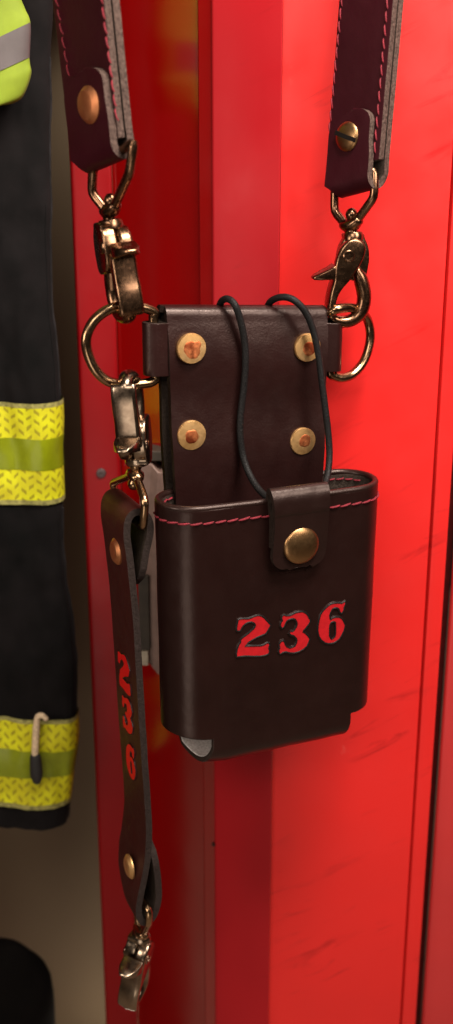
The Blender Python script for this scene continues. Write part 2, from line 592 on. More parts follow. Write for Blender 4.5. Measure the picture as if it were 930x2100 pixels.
def glyph_mesh(loops, place, gro=2.2, lipw=3.6):
    """loops of 2D points; place(x, y, h) -> world. Red inlay set in a dark pressed groove with a soft raised lip."""
    mb = MB()
    flat = [p for lp in loops for p in lp]
    tri = tessellate_polygon([[V((x, y, 0)) for x, y in lp] for lp in loops])
    mb.add([place(x, y, 1.0) for x, y in flat], [list(t) for t in tri], 0)
    for li, lp in enumerate(loops):
        m = len(lp)
        ar = sum(lp[i][0] * lp[(i + 1) % m][1] - lp[(i + 1) % m][0] * lp[i][1] for i in range(m))
        sg = (1 if ar > 0 else -1) * (1 if li == 0 else -1)
        c = []
        for i in range(m):
            a_, b_, c_ = lp[i - 1], lp[i], lp[(i + 1) % m]
            t = V((c_[0] - a_[0], c_[1] - a_[1])).normalized()
            c.append(place(b_[0] + sg * t.y * gro * 0.75, b_[1] - sg * t.x * gro * 0.75, 0.15))
        mb.tube(c, gro, 8, closed=True, mi=1)
    # lip of displaced leather round the outside
    lp = loops[0]
    m = len(lp)
    area = sum(lp[i][0] * lp[(i + 1) % m][1] - lp[(i + 1) % m][0] * lp[i][1] for i in range(m))
    sg = 1 if area > 0 else -1
    out = []
    for i in range(m):
        a, b, c = lp[i - 1], lp[i], lp[(i + 1) % m]
        t = V((c[0] - a[0], c[1] - a[1])).normalized()
        out.append(place(b[0] + sg * t.y * lipw, b[1] - sg * t.x * lipw, -lipw * 0.40))
    mb.tube(out, lipw * 0.5, 8, closed=True, mi=2)
    for q in range(len(mb.f)):
        if len(mb.f[q]) == 3:
            a, b, c = (mb.v[i] for i in mb.f[q])
            nn = (b - a).cross(c - a)
            if nn.dot(place(0, 0, 1) - place(0, 0, 0)) < 0:
                mb.f[q] = mb.f[q][::-1]
    return mb


# ================================================================== THE HOLSTER
H = frame_yaw(P(560, 1062, 0), 23)
UL, UR, DEP, CR = -225.0, 279.0, 150.0, 74.0
Z_RIM, Z_BOT = 36.0, -492.0
holster = thing('radio_holster', 'dark brown leather radio holster with red 236 on its pouch, hanging between two brass rings', 'radio holster', H(20, -75, -560))


def wall_path(n_arc=10):
    """(u, n, outward normal) round the pouch, starting mid-back and running front; front flat is sampled between the flap cuts"""
    pts = []
    ua, ub = -141.0, 207.0
    back = [lerp(30, UL + CR, k / 6) for k in range(6)]
    pts += [(u, -DEP, (0, -1)) for u in back]
    cl, cr = (UL + CR, -DEP / 2), (UR - CR, -DEP / 2)
    r = DEP / 2
    for k in range(n_arc * 2 + 1):
        a = math.radians(270 - 180 * k / (n_arc * 2))
        pts.append((cl[0] + (CR) * math.cos(a), cl[1] + r * math.sin(a), (math.cos(a), math.sin(a))))
    for k in range(1, 24):
        pts.append((lerp(UL + CR, UR - CR, k / 24), 0, (0, 1)))
    for k in range(n_arc * 2 + 1):
        a = math.radians(90 - 180 * k / (n_arc * 2))
        pts.append((cr[0] + CR * math.cos(a), cr[1] + r * math.sin(a), (math.cos(a), math.sin(a))))
    for k in range(1, 6):
        pts.append((lerp(UR - CR, 30, k / 6), -DEP, (0, -1)))
    return pts


def rim_z(u, n):
    # the mouth is a little open: front sags a few units, ends ride higher
    return Z_RIM - 3.0 * max(0, 1 - abs(u - 40) / 240.0)


wp = wall_path()
zs = [Z_RIM, 28, 14, -10, -50, -100, -160, -220, -280, -340, -400, -440, -470, -484, Z_BOT]
rows = []
for z in zs:
    row = []
    for u, n, nr in wp:
        zz = rim_z(u, n) + (z - Z_RIM) if z > 0 else z
        bulge = 3.0 * math.sin((z + 490) / 520 * math.pi) * (1 if n == 0 else 0) * math.sin((u - UL) / (UR - UL) * math.pi)
        wv = 1.6 * noise.noise(V((u * 0.012, z * 0.008, n * 0.01)))
        tr = 1.0 - 0.012 * (z / -490.0)
        zz += 20 * max(0, min(1, (-u - 90) / 130)) * max(0, (-z - 200) / 292)
        row.append(H((u - 27) * tr + 27 + nr[0] * wv, n + nr[1] * (bulge * 0.3 + wv), zz))
    rows.append(row)
pw = MB()
pw.grid(rows, closed=True, flip=True)
# the front leather runs on below the walls, turns under and goes up behind
cols = [j for j, q in enumerate(wp) if q[1] > -0.01 and -139 < q[0] < 205.5]
ncol = len(wp)
base = (len(rows) - 1) * ncol
prev = [base + j for j in cols]
prof = []
for k in range(0, 19):
    a = math.pi * k / 18
    sa, ca = math.sin(a), math.cos(a)
    prof.append((-68 + 68.5 * math.copysign(abs(ca) ** 0.85, ca), Z_BOT - 22 - 52 * sa))
prof += [(-134, Z_BOT + 12), (-136, Z_BOT + 44)]
for i, (n, z) in enumerate(prof):
    cur = []
    for c_i, j in enumerate(cols):
        q0 = rows[-1][j]
        t_ = c_i / (len(cols) - 1)
        ins = -6 * math.sin(min(1, i / 10) * math.pi / 2) * max(0, 2 * t_ - 1) - 32 * min(1, i / 13) * max(0, 1 - 2 * t_)
        cur.append(len(pw.v))
        pw.v.append(q0 + H.U * ins + H.N * (n - 0.5 + 0.8 * noise.noise(V((c_i * .3, i * .2, 3)))) + V((0, 0, z - Z_BOT + 1.2 * noise.noise(V((c_i * .25, i * .2, 9))))))
    for c_i in range(len(cols) - 1):
        pw.f.append([prev[c_i], cur[c_i], cur[c_i + 1], prev[c_i + 1]])
        pw.m.append(3)
    prev = cur
pw.build('pouch', [M['pouch'], M['suede_dark'], M['edge_dark'], M['pouch'], M['suede'], M['edge_dark']], holster, solid=13, bev=3.0, solid_off=(1, 2), off=-1)

# rim: rounded burnished welt
rim = MB()
ring = [H(u + nr[0] * -6.5, n + nr[1] * -6.5, rim_z(u, n) + 0.5) for u, n, nr in wp]
rim.tube(ring, 7.4, 10, closed=True)
rim.build('rim', M['tab'], holster)

# red stitching below the rim, outside and inside the back wall
st = MB()
k0 = [i for i, q in enumerate(wp) if q[1] > -DEP + 3]
outer = [(H(u, n, rim_z(u, n) - 28), nr) for u, n, nr in wp[k0[0] - 3:k0[-1] + 4]]


def out_normal(pt):
    best = min(outer, key=lambda q: (q[0] - pt).length)
    return (H.U * best[1][0] + H.N * best[1][1]).normalized()


stitches(st, [p + out_normal(p) * 1.0 for p, _ in outer], out_normal, 24, 3.5, 2.3, 0.16)
def inner2_pts():
    return [H(u - nr[0] * 15, n - nr[1] * 15, rim_z(u, n) - 10) for u, n, nr in wp if n < -DEP * 0.5 and u < -130]


inner = [H(u - nr[0] * 15, n - nr[1] * 15, rim_z(u, n) - 13) for u, n, nr in wp if n < -DEP * 0.55 and u > 150]
st.build('stitching', M['thread'], holster)
for ln in (inner, inner2_pts()):
    ln.sort(key=lambda q: q.x)
    st = MB()
    stitches(st, ln, H.N, 17, 4, 2.0, 0.16)
    st.build('stitching', M['thread'], holster)

# numerals on the pouch front
GL = {'2': ([G2], 475, 1235, 930 / 90), '3': ([G3], 565, 1235, 930 / 80), '6': ([G6, G6H], 640, 1225, 930 / 80)}
for ch, (lps, ox, oy, sc) in GL.items():
    loops = [[H.px(ox + x / sc, oy + y / sc, 2.2) for x, y in lp] for lp in lps]
    g = glyph_mesh(loops, lambda x, y, h: H(x, 1.6 + h, y))
    o = g.build('numeral', [M['ink'], M['groove'], M['pouch']], holster)
    o['label'] = 'red pressed numeral %s on the pouch front' % ch

# tall back panel (front layer folded over the top)
NF = -130.0
SH = -0.053
FZ = 408.0
fl_prof = [(-132, -170), (-132, -60), (-130, 20), (-127, 110), (-132, 170), (-134, 230), (-130, 290), (-131, 330), (-135, 362), (-139, FZ - 24)]
for k in range(1, 9):
    a = math.pi * k / 9
    fl_prof.append((-155 + 15 * math.cos(a), FZ - 16 + 16 * math.sin(a)))
fl_prof += [(-170, FZ - 24), (-170, 340), (-168, 230), (-166, 100), (-166, 0), (-166, -120)]
fl_prof = spline(fl_prof, 3)
wL = [(-200, -164), (20, -166), (100, -171), (160, -173), (230, -172), (300, -175), (420, -176)]
wR = [(-200, 176), (20, 178), (100, 180), (230, 182), (300, 183), (420, 186)]
rows = []
for i, (n, z) in enumerate(fl_prof):
    b_ = n < -150
    l = interp(wL, z) - (8 if b_ else 0)
    r = interp(wR, z) - (2 if b_ else 0)
    row = []
    for j in range(29):
        t = j / 28
        u = lerp(l, r, t)
        wv = 0 if b_ else 2.2 * noise.noise(V((u * 0.011, z * 0.009, 5.1))) + 3.0 * math.exp(-((u + 150) / 40) ** 2) * math.sin(z / 60.0)
        row.append(H(u, n + wv, z + SH * u))
    rows.append(row)
fb = MB()
fb.grid(rows)
fb.build('back_panel', [M['flap'], M['suede_dark'], M['edge_dark']], holster, solid=15, bev=3, solid_off=(1, 2), off=0)

# rivets on the panel: brass washer with a hammered copper shank in the middle
for i, (x, y, r) in enumerate([(394, 715, 31), (632, 713, 30), (394, 893, 31.5), (622, 905, 30)]):
    u, z = H.px(x, y, NF + 12)
    c = H(u, NF + 9.5, z)
    mb = MB()
    mb.lathe(c, H.N, [(r * .98, -6), (r, -1), (r, 2.0), (r * .96, 4.2), (r * .6, 5.2), (r * .3, 5.5)], 40)
    rv = mb.build('rivet', M['rivet'], holster)
    q = MB()
    rr = [19, 15, 15, 14][i]
    cc = c + H.U * [1, 2, -1, 3][i] + V((0, 0, [-1, -2, -2, 1][i]))
    q.lathe(cc, H.N, [(rr, 4.0), (rr, 5.3), (rr * .9, 6.0), (rr * .7, 5.8), (rr * .4, 6.3), (rr * .12, 6.1)], 30, wob=[0.30, 0.08, 0.12, 0.14][i])
    q.build('shank', M['copper'], rv)

# ring tabs: leather loops holding the D rings at both sides
RN = -149.0


def ring_tab(xo, y0, y1, side):
    u0, z0 = H.px(xo, y0, RN)
    u1, z1 = H.px(xo, y1, RN)
    rad = 19.0
    cu = u0 - side * rad
    pr = []
    inn = cu - side * 75
    pr += [(inn, RN + 9), (cu - side * 40, RN + 10), (cu - side * 18, RN + 16)]
    for k in range(0, 11):
        a = math.pi / 2 - math.pi * k / 10
        pr.append((cu + side * rad * math.cos(a), RN + rad * math.sin(a)))
    pr += [(cu - side * 18, RN - 16), (cu - side * 40, RN - 10), (inn, RN - 9)]
    rows = []
    for k in range(9):
        t = k / 8
        z = lerp(z0, z1, t)
        rows.append([H(u + 0.6 * noise.noise(V((z * .05, n * .1, 1))), n, z + SH * (u - u0)) for u, n in pr])
    mb = MB()
    mb.grid(rows, flip=(side > 0))
    return mb, cu, z0, z1


mbt, cuL, zl0, zl1 = ring_tab(297, 660, 770, -1)
tL = mbt.build('ring_tab', [M['flap'], M['suede_dark'], M['edge_dark']], holster, solid=9, bev=2, solid_off=(1, 2), off=0)
mbt, cuR, zr0, zr1 = ring_tab(697, 660, 759, 1)
tR = mbt.build('ring_tab', [M['flap'], M['suede_dark'], M['edge_dark']], holster, solid=9, bev=2, solid_off=(1, 2), off=0)


def ring_from(px_pts, cu, zt, zb):
    pts = [(H.px(x, y, RN + dn), dn) for x, y, dn in px_pts]
    pts = [(u, RN + dn, z) for (u, z), dn in pts]
    loop = pts + [(cu, RN, pts[-1][2] + 8)] + [(cu, RN, lerp(zb, zt, k / 5)) for k in range(1, 5)] + [(cu, RN, pts[0][2] - 8)]
    sp = spline(loop, 6, True)
    return [H(*q) for q in sp]


lring = [(318, 641, 0), (299, 632, 2), (269, 627.5, 4), (237, 630, 4), (211, 642, 3), (189, 664, 2), (177, 696, 1), (182, 729, 0), (198, 761, 0), (221, 781, 0), (248, 788, 0), (281, 788, 0), (309, 784, 0), (321, 775, 0)]
rring = [(683, 650, 6), (681, 640, 20), (694, 633, 26), (719, 631, 18), (741, 639, 0), (755, 658, -14), (760, 687, -16), (755, 719, -12), (743, 747, -8), (723, 768, -4), (703, 775, 0), (688, 772, 0)]
for pts_, cu, zt, zb, tb in ((lring, cuL, zl0, zl1, tL), (rring, cuR, zr0, zr1, tR)):
    mb = MB()
    mb.tube(ring_from(pts_, cu, zt, zb), 10.2, 14, closed=True)
    mb.build('d_ring', M['ring'], holster)

# elastic keeper cord
cordL = [(452, 660, -168), (449, 636, -165), (455, 618, -150), (468, 613, -128), (482, 625, -110), (493, 655, -108), (502, 700, -109), (504, 745, -109), (500, 800, -112), (494, 850, -112), (493, 890, -110), (499, 935, -105), (512, 972, -85), (531, 1003, -50), (553, 1022, -14), (580, 1030, 8), (610, 1026, 11)]
cordR = [(546, 650, -168), (548, 632, -165), (556, 618, -150), (573, 610, -128), (594, 611, -108), (614, 624, -96), (631, 647, -92), (644, 682, -90), (654, 730, -86), (661, 785, -80), (668, 840, -74), (674, 892, -68), (676, 938, -58), (671, 980, -38), (660, 1006, -12), (640, 1020, 8), (610, 1026, 11)]
for cp in (cordL, cordR):
    mb = MB()
    mb.tube(spline([H.w(x, y, n)[:] for x, y, n in cp], 8), 7.2, 12)
    mb.build('elastic_cord', M['cord'], holster)

# keeper tab with its press stud
tl, _ = H.px(562, 1060, 24)
tr, _ = H.px(672, 1060, 24)
zt = H.px(610, 1000, 14)[1]
zb = H.px(620, 1164, 24)[1]
tp = [(8, -62), (8, -30), (8, 0), (3, zt - 46)]
for k in range(0, 9):
    a = math.pi - math.pi * k / 8
    tp.append((13.5 + 14 * math.cos(a), zt - 30 + 29 * math.sin(a)))
tp += [(27.5, zt - 46), (25, 10), (23, -20), (20, -50), (17, zb + 40)]
tp = spline(tp, 3) + [(15.5, zb + 30 * (1 - math.sin(k / 12 * math.pi / 2))) for k in range(0, 13)]
rows = []
for i, (n, z) in enumerate(tp):
    ins = 0.0
    if i > len(tp) * .6 and z < zb + 30:
        q = 1 - (z - zb) / 30
        ins = 30 * (1 - math.sqrt(max(0, 1 - q * q)))
    flare = 4 * max(0, min(1, (z - zt + 60) / 60))
    rows.append([H(lerp(tl - flare * 1.6 + ins, tr + flare * .2 - ins, j / 14), n + 0.5 * noise.noise(V((j * .4, z * .05, 2))), z) for j in range(15)])
mb = MB()
mb.grid(rows, flip=True)
tb = mb.build('keeper_tab', [M['tab'], M['suede_dark'], M['edge_dark']], holster, solid=12, bev=2.5, solid_off=(1, 2), off=0)
u, z = H.px(620.5, 1120, 30)
mb = MB()
c = H(u, 21, z)
mb.lathe(c, H.N, [(39, 0), (40.5, 2.5), (40.5, 5), (39, 8), (34, 11), (26, 13.6), (16, 15.4), (6, 16.2), (1.5, 16.3)], 48)
mb.build('press_stud', M['button'], tb)

# ================================================================== SHOULDER STRAP (two ends come down into the picture)
shoulder = thing('shoulder_strap', 'thick brown leather strap with red stitching, its two ends hanging from above', 'shoulder strap', P(465, -150, 120))


def strap_end(tab_l, raise_f, a_deg, y_left, p_bot, p_top, w, skew, fold_px, end_px, tab_top_px, tab_r_px, fastener, stl, strr):
    a = math.radians(a_deg)
    O = P(*p_bot, y_left)
    T = P(*p_top, y_left)
    W = (T - O)
    W = W / W.z
    f = Fr(O, (math.cos(a), -math.sin(a), skew), (-math.sin(a), -math.cos(a), 0), W)
    ztop = 900.0
    z_e = f.px(*end_px)[1]
    z_f = f.px(*fold_px, -8)[1] + raise_f
    z_t = f.px(*tab_top_px, 14)[1]
    u_t = f.px(*tab_r_px, 14)[0]
    t = 15.0
    # front layer
    mb = MB()
    zz = [z_e, z_e + 4] + [lerp(z_e + 4, ztop, k / 40) for k in range(1, 41)]
    rows = [[f(w * j / 10 + 0.8 * noise.noise(V((z * .01, 4, 0))), -8 + 1.2 * noise.noise(V((z * .006, j * .2, 1))), z) for j in range(11)] for z in zz]
    mb.grid(rows)
    band = mb.build('strap_band', [M['strap'], M['suede_dark'], M['edge']], shoulder, solid=t, bev=2.2, solid_off=(1, 2), off=0)
    # back layer, fold and screwed-down tab in one piece
    pr = [(-25.5, lerp(ztop, z_f + 50, k / 30)) for k in range(31)]
    cz = z_f + 20
    pr += [(-26.5, z_f + 36)]
    for k in range(0, 11):
        q = math.pi + math.pi * k / 10
        pr.append((-9 + 18.5 * math.cos(q), cz + 22 * math.sin(q)))
    pr += [(9, z_f + 36), (8.5, z_f + 60)] + [(8, lerp(z_f + 60, z_t - 34, k / 6)) for k in range(1, 7)] + [(8, z_t - 24), (8, z_t - 14), (8, z_t - 7), (8, z_t - 2.5), (8, z_t)]
    n_back = 32
    rows = []
    for i, (n, z) in enumerate(pr):
        if i < n_back:
            l, r = 0.5, w
        elif i < n_back + 11:
            q = (i - n_back) / 10
            l = 34 * math.sin(q * math.pi) ** 0.8 + tab_l * q
            r = lerp(w, u_t + 6, q ** 0.8)
        else:
            l, r = tab_l, lerp(u_t + 6, u_t, min(1, (i - n_back - 11) / 4))
            if z > z_t - 34:
                q = (z - (z_t - 34)) / 34
                ins = (r - l) * 0.42 * (1 - math.sqrt(max(0, 1 - q * q)))
                l, r = l + ins, r - ins
        rows.append([f(lerp(l, r, j / 10), n + 0.8 * noise.noise(V((z * .02, j * .3, 7))), z) for j in range(11)])
    mb = MB()
    mb.grid(rows)
    tabo = mb.build('fold_tab', [M['strap'], M['suede_dark'], M['edge']], shoulder, solid=t, bev=2.2, solid_off=(1, 2), off=0)
    for line in (stl, strr):
        mbs = MB()
        (xa, ya), (xb, yb) = line
        q0, q1 = f.w(xa, ya, 0.5), f.w(xb, yb, 0.5)
        d = (q0 - q1)
        stitches(mbs, [q1 + d * (k / 30) for k in range(60)], f.N, 21, 4, 1.7, 0.2)
        mbs.build('stitching', M['thread'], shoulder)
    fx, fy, kind = fastener
    u, z = f.px(fx, fy, 20)
    c = f(u, 15, z)
    ax = f.U.cross(f.W).normalized()
    if ax.dot(f.N) < 0:
        ax = -ax
    mb = MB()
    if kind == 'rivet':
        mb.lathe(c, ax, [(33, 0), (33, 3), (25.5, 11), (24.5, 11.6), (4, 12)], 40)
        ob = mb.build('rivet', M['copper_cap'], shoulder)
    else:
        mb.lathe(c, ax, [(28, 0), (29, 3), (27, 6), (20, 8.4), (10, 9.6), (2, 10)], 40)
        ob = mb.build('screw', M['button'], shoulder)
        sl = MB()
        x0, x1 = f.w(fx - 17, fy - 7, 27), f.w(fx + 16, fy + 6, 27)
        d = (x1 - x0).normalized()
        s_ = ax.cross(d) * 4.2
        x0, x1 = c - d * 27 + ax * 4, c + d * 27 + ax * 4
        tp_ = [x0 - s_, x1 - s_, x1 + s_, x0 + s_]
        hi = ax * 6.6
        sl.add([q for q in tp_] + [q + hi for q in tp_], [(0, 3, 2, 1), (4, 5, 6, 7), (0, 1, 5, 4), (1, 2, 6, 5), (2, 3, 7, 6), (3, 0, 4, 7)])
        sl.build('slot', M['groove'], ob)
    return f, z_f


FR, zfR = strap_end(14, 12, 46, 262, (667, 374), (695, 0), 140, 0.22, (731, 401), (783, 326), (735, 222), (757, 290), (710.5, 280, 'screw'),
                    ((701, 2), (675, 277)), ((795, 2), (768, 318)))
FL, zfL = strap_end(26, 20, 52, 77, (143, 305), (107, 0), 170, 0.22, (229, 350), (251, 279), (188, 134), (218, 215), (180, 215, 'rivet'),
                    ((117, 6), (142, 160)), ((210, 6), (241, 252)))

# ================================================================== SWAY STRAP
a = math.radians(66)
SW_W = 148.0
O = P(277, 1300, -35)
SWR = Fr(O, (math.cos(a), -math.sin(a), 0), (-math.sin(a), -math.cos(a), 0), (0, 0, 1))     # u = 0 at the near right edge, -SW_W at the far left
sway = thing('sway_strap', 'narrow brown leather strap with red 236 running down it, hanging left of the pouch', 'leather strap', SWR(-60, 0, -600))
edge_px = [(291, 1212), (294, 1175), (300, 1135), (307, 1105), (309, 1080), (303, 1060), (289, 1050), (273, 1054), (263, 1070), (261, 1100), (266, 1137), (271, 1183),
           (276, 1230), (281, 1290), (285, 1360), (290, 1440), (294, 1510), (299, 1585), (304, 1655), (306, 1710), (304, 1755), (297, 1800), (289, 1838), (285, 1866),
           (290, 1888), (303, 1893), (317, 1878), (326, 1845), (325, 1805), (320, 1768), (316, 1738)]
prof = [SWR.pz(x, y, 0) for x, y in edge_px]
prof = spline(prof, 5)
npf = len(prof)
rows = []
for i, (n, z) in enumerate(prof):
    s = i / 5.0
    wl = SW_W
    rr = 0.0
    # narrower round the lower fold, rounded tail ends
    wl = interp([(0, 75), (1, 125), (3, SW_W + 2), (7, SW_W + 6), (10, SW_W), (19, SW_W), (20, 156), (21, 157), (22, 136), (23, 90), (24, 70), (25, 80), (27, 120), (28.5, 136), (29.5, 110), (30, 60)], s)
    if s < 1.2:
        rr = -interp([(0, 40), (0.6, 10), (1.2, 0)], s)
    if s > 29:
        rr = -interp([(29, 0), (29.6, 10), (30, 40)], s)
    rows.append([SWR(lerp(-wl, rr, j / 12), n + 0.6 * noise.noise(V((z * .02, j * .3, 3))), z) for j in range(13)])
mb = MB()
mb.grid(rows, flip=True)
mb.build('band', [M['sway'], M['suede_dark'], M['edge_grey']], sway, solid=15, bev=2.2, solid_off=(1, 2), off=0)


def sway_n(z):
    """n of the front face at height z"""
    best = None
    for (n0, z0), (n1, z1) in zip(prof[9 * 5:20 * 5], prof[9 * 5 + 1:20 * 5 + 1]):
        if min(z0, z1) <= z <= max(z0, z1):
            t = (z - z0) / (z1 - z0) if z1 != z0 else 0
            best = lerp(n0, n1, t)
    return (best if best is not None else 0) + 7.5


for (x, y) in ((234.5, 1131), (262, 1778)):
    nn = 8
    for _ in range(3):
        u, z = SWR.px(x, y, nn)
        nn = sway_n(z) + 6
    nn = sway_n(z)
    c = SWR(u, nn - 1, z)
    mb = MB()
    mb.lathe(c, SWR.N, [(29, 0), (29, 3), (22, 9), (21, 9.6), (4, 10)], 36)
    mb.build('rivet', M['copper_cap'] if y < 1500 else M['rivet'], sway)

for ch, cy, cx, hh in (('2', 1380, 257, 88), ('3', 1467, 263, 86), ('6', 1560, 270, 88)):
    lps = GL[ch][0]
    xs = [p[0] for p in lps[0]]
    ys = [p[1] for p in lps[0]]
    k = hh / (max(ys) - min(ys))
    mx_, my_ = (max(xs) + min(xs)) / 2, (max(ys) + min(ys)) / 2
    nn = 8
    for _ in range(3):
        u0, z0 = SWR.px(cx, cy, nn)
        nn = sway_n(z0)
    ksx = k * 1.02
    loops = [fatten([(u0 + (x - mx_) * ksx, z0 - (y - my_) * k) for x, y in lp], 3.4 if li_ == 0 else -2.2) for li_, lp in enumerate(lps)]
    g = glyph_mesh(loops, lambda x, y, h: SWR(x, sway_n(y) + 1.2 + h, y), 1.2, 2.2)
    o = g.build('numeral', [M['ink_bright'], M['groove'], M['sway']], sway)
    o['label'] = 'red pressed numeral %s on the hanging strap' % ch

# ================================================================== TRIGGER SNAPS
# profile units: those of the right-hand snap, origin at its collar, T (towards the lever side) = local -y
KS = ((H.O.y + 226) * math.cos(PITCH) + D - 560 * math.sin(PITCH) * 0.0) / F


def zq(zx, zy):
    return (zx / 4.65 + 600 - 722) * KSC, (470 - 380 - zy / 4.65) * KSC


_p = P(722, 470, 215)
KSC = (_p - CAM).dot(DIR) / F
trig_o = [(590, 490), (530, 500), (478, 535), (435, 595), (408, 680), (396, 750), (392, 820), (394, 880), (378, 950), (358, 1050), (352, 1150), (362, 1235), (395, 1262),
          (425, 1235), (420, 1140), (438, 1040), (482, 960), (542, 890), (602, 800), (650, 720), (684, 625), (680, 555), (644, 508)]
body_o = [(505, 452), (500, 500), (470, 560), (450, 650), (455, 740), (480, 820), (530, 872), (585, 890), (640, 900), (700, 900), (742, 850), (757, 770), (764, 680),
          (748, 575), (708, 495), (680, 448)]
beak_o = [(402, 735), (360, 765), (290, 800), (215, 838), (195, 855), (194, 870), (208, 882), (280, 882), (340, 876), (402, 872)]
arm_o = [(396, 850), (392, 900), (377, 950), (359, 1050), (353, 1150), (362, 1230), (392, 1255), (422, 1230), (418, 1140), (434, 1040), (476, 960), (505, 915), (490, 860), (440, 830)]
hook_p = [(640, 800, 50), (672, 855, 66), (698, 920, 72), (718, 990, 72), (728, 1060, 70), (722, 1130, 70), (700, 1195, 68), (655, 1248, 64), (590, 1282, 62), (520, 1288, 58), (455, 1272, 52), (405, 1238, 44), (385, 1195, 36)]


def snap_parts(root, mat, high):
    wide = Matrix.Diagonal((1, 1.18 if high else 1.0, 1)).to_4x4()
    mb = MB()
    # thick body plate on the far side, and the hook swept down from it
    prism(mb, [zq(*q) for q in spline(body_o, 3, True)], -25 * KSC, -1.0, 6)
    pts = spline([(*zq(x, y), r / 4.65 * KSC) for x, y, r in hook_p], 4)
    mb.tube([V((p[0], 0, p[1])) for p in pts], [p[2] for p in pts], 16, flat=(V((0, 1, 0)), 1.12))
    # collar the swivel turns in
    cx, cz = zq(588, 468)
    mb.lathe(V((cx, 2, cz)), (0, 0, 1), [(16, -12), (21, -8), (21, 2), (18, 8), (10, 10)], 24)
    b = mb.build('hook_body', mat, root, xf=wide)
    mb = MB()
    prism(mb, [zq(*q) for q in spline(trig_o, 3, True)], 1.0, 24 * KSC, 7)
    arm, beak = arm_o, beak_o
    if high:
        arm = [(x - (6 if y < 845 else 0), y - 120 if y < 920 else y) for x, y in arm_o]
        beak = [(402 - (402 - x) * 1.1, y - 118 - (402 - x) * 0.32) for x, y in beak_o]
    prism(mb, [zq(*q) for q in fatten(spline(arm, 3, True), 5)], -19 * KSC, 23 * KSC, 8)
    nv = len(mb.v)
    prism(mb, [zq(*q) for q in beak], -19 * KSC, 24 * KSC, 5)
    xr, xt = zq(360, 0)[0], zq(195, 0)[0]
    for q in mb.v[nv:]:                      # thumb tab rounds off towards its tip
        t = max(0.0, min(1.1, (xr - q.x) / (xr - xt)))
        q.y = -2.5 + (q.y + 2.5) * (1 - 0.5 * t ** 2.2)
    t = mb.build('lever', mat, root, xf=wide)
    mb = MB()
    px_, pz_ = zq(520, 652)
    mb.lathe(V((px_, -24 * KSC, pz_)), (0, -1, 0), [(12.5, -3), (12.5, 0.6), (10.5, 2.2), (7.2, 1.8), (6.6, -2.5), (1, -2.6)], 28)
    mb.lathe(V((px_, 25 * KSC, pz_)), (0, 1, 0), [(12, -2), (12, 1), (9, 3.6), (2, 4.4)], 28)
    mb.build('pin', mat, root, xf=wide)
    return b, t


def snap_frame(A, Zup):
    Zup = V(Zup).normalized()
    A = V(A)
    A = (A - Zup * A.dot(Zup)).normalized()
    Y = Zup.cross(A)                     # local y = -T
    return Matrix((A, Y, Zup)).transposed()


def loop_obj(root, mat, block, bends, bars, r=9.2, ball=True, bw=1.0):
    """five-sided swivel loop: bar through the leather, legs, block with ball head"""
    mb = MB()
    b1, b2 = bends
    e1, e2 = bars
    up = ((e1 + e2) / 2 - block).normalized()
    cr = (b2 - b1).normalized()
    k1 = block - cr * 16 * bw + up * 6
    k2 = block + cr * 16 * bw + up * 6

    def corner(p, q, t, rr=10):
        a_ = q + (p - q).normalized() * rr
        c_ = q + (t - q).normalized() * rr
        return [a_, q * 0.5 + (a_ + c_) * 0.25, c_]
    path = corner(e2, e1, b1, 8) + corner(e1, b1, k1) + corner(b1, k1, k2, 8) + corner(k1, k2, b2, 8) + corner(k2, b2, e2) + corner(b2, e2, e1, 8)
    mb.tube(path, r, 12, closed=True)
    # widened block between the legs
    ax = cr
    th = up.cross(cr).normalized()
    mb.tube([block - cr * 19 * bw + up * 6, block - cr * 9 * bw + up * 1, block + cr * 9 * bw + up * 1, block + cr * 19 * bw + up * 6], [11, 14, 14, 11], 14, flat=(th, 1.25))
    if ball:
        mb.lathe(block + up * 8, up, [(6, -4), (7, 2), (11, 7), (12.8, 13), (12.2, 19), (8.5, 25), (3, 28)], 24)
        mb.lathe(block - up * 22, up, [(13, 0), (13, 5), (10, 14)], 20)
    return mb.build('swivel_loop', mat, root)


GRP = 'trigger snaps on the straps'
protos = {}


def make_snap(label, mat, origin, A, Zup, high=True):
    rot = snap_frame(A, Zup)
    r = thing('trigger_snap', label, 'snap hook', origin, GRP, rot)
    bpy.context.view_layer.update()
    key = mat.name + str(high)
    if key in protos:
        for ch in protos[key]:
            c = ch.copy()
            C.objects.link(c)
            c.parent = r
    else:
        snap_parts(r, mat, high)
        protos[key] = [c for c in C.objects if c.parent == r]
    return r


def Wz(fr, x, y, n):
    return fr.w(x, y, n)


# right: seen from the side, lever pointing left
mid = FR(70, -9, 0)
cpos = P(722, 472, FR(70, -9, 0).y)
s = make_snap('brass trigger snap with lever pointing left, clipped to the right ring', M['brass'], cpos, (0.985, 0.17, 0), (0.02, 0, 1), False)
loop_obj(s, M['brass'], P(720, 463, mid.y), (FR.w(686, 433, -9), FR.w(768, 404, -9)), (FR.w(687, 388, -9), FR.w(768, 349, -9)))

# upper left: seen almost edge-on
midL = FL(70, -9, 0)
cpos = P(229, 447, midL.y)
s = make_snap('brass trigger snap seen edge-on, clipped to the top of the left ring', M['brass'], cpos, (-0.42, 0.91, 0), (-0.10, -0.04, 1))
loop_obj(s, M['brass'], P(226, 433, midL.y), (FL.w(189, 396, -9), FL.w(266, 356, -9)), (FL.w(191, 345, -9), FL.w(275, 292, -9)))

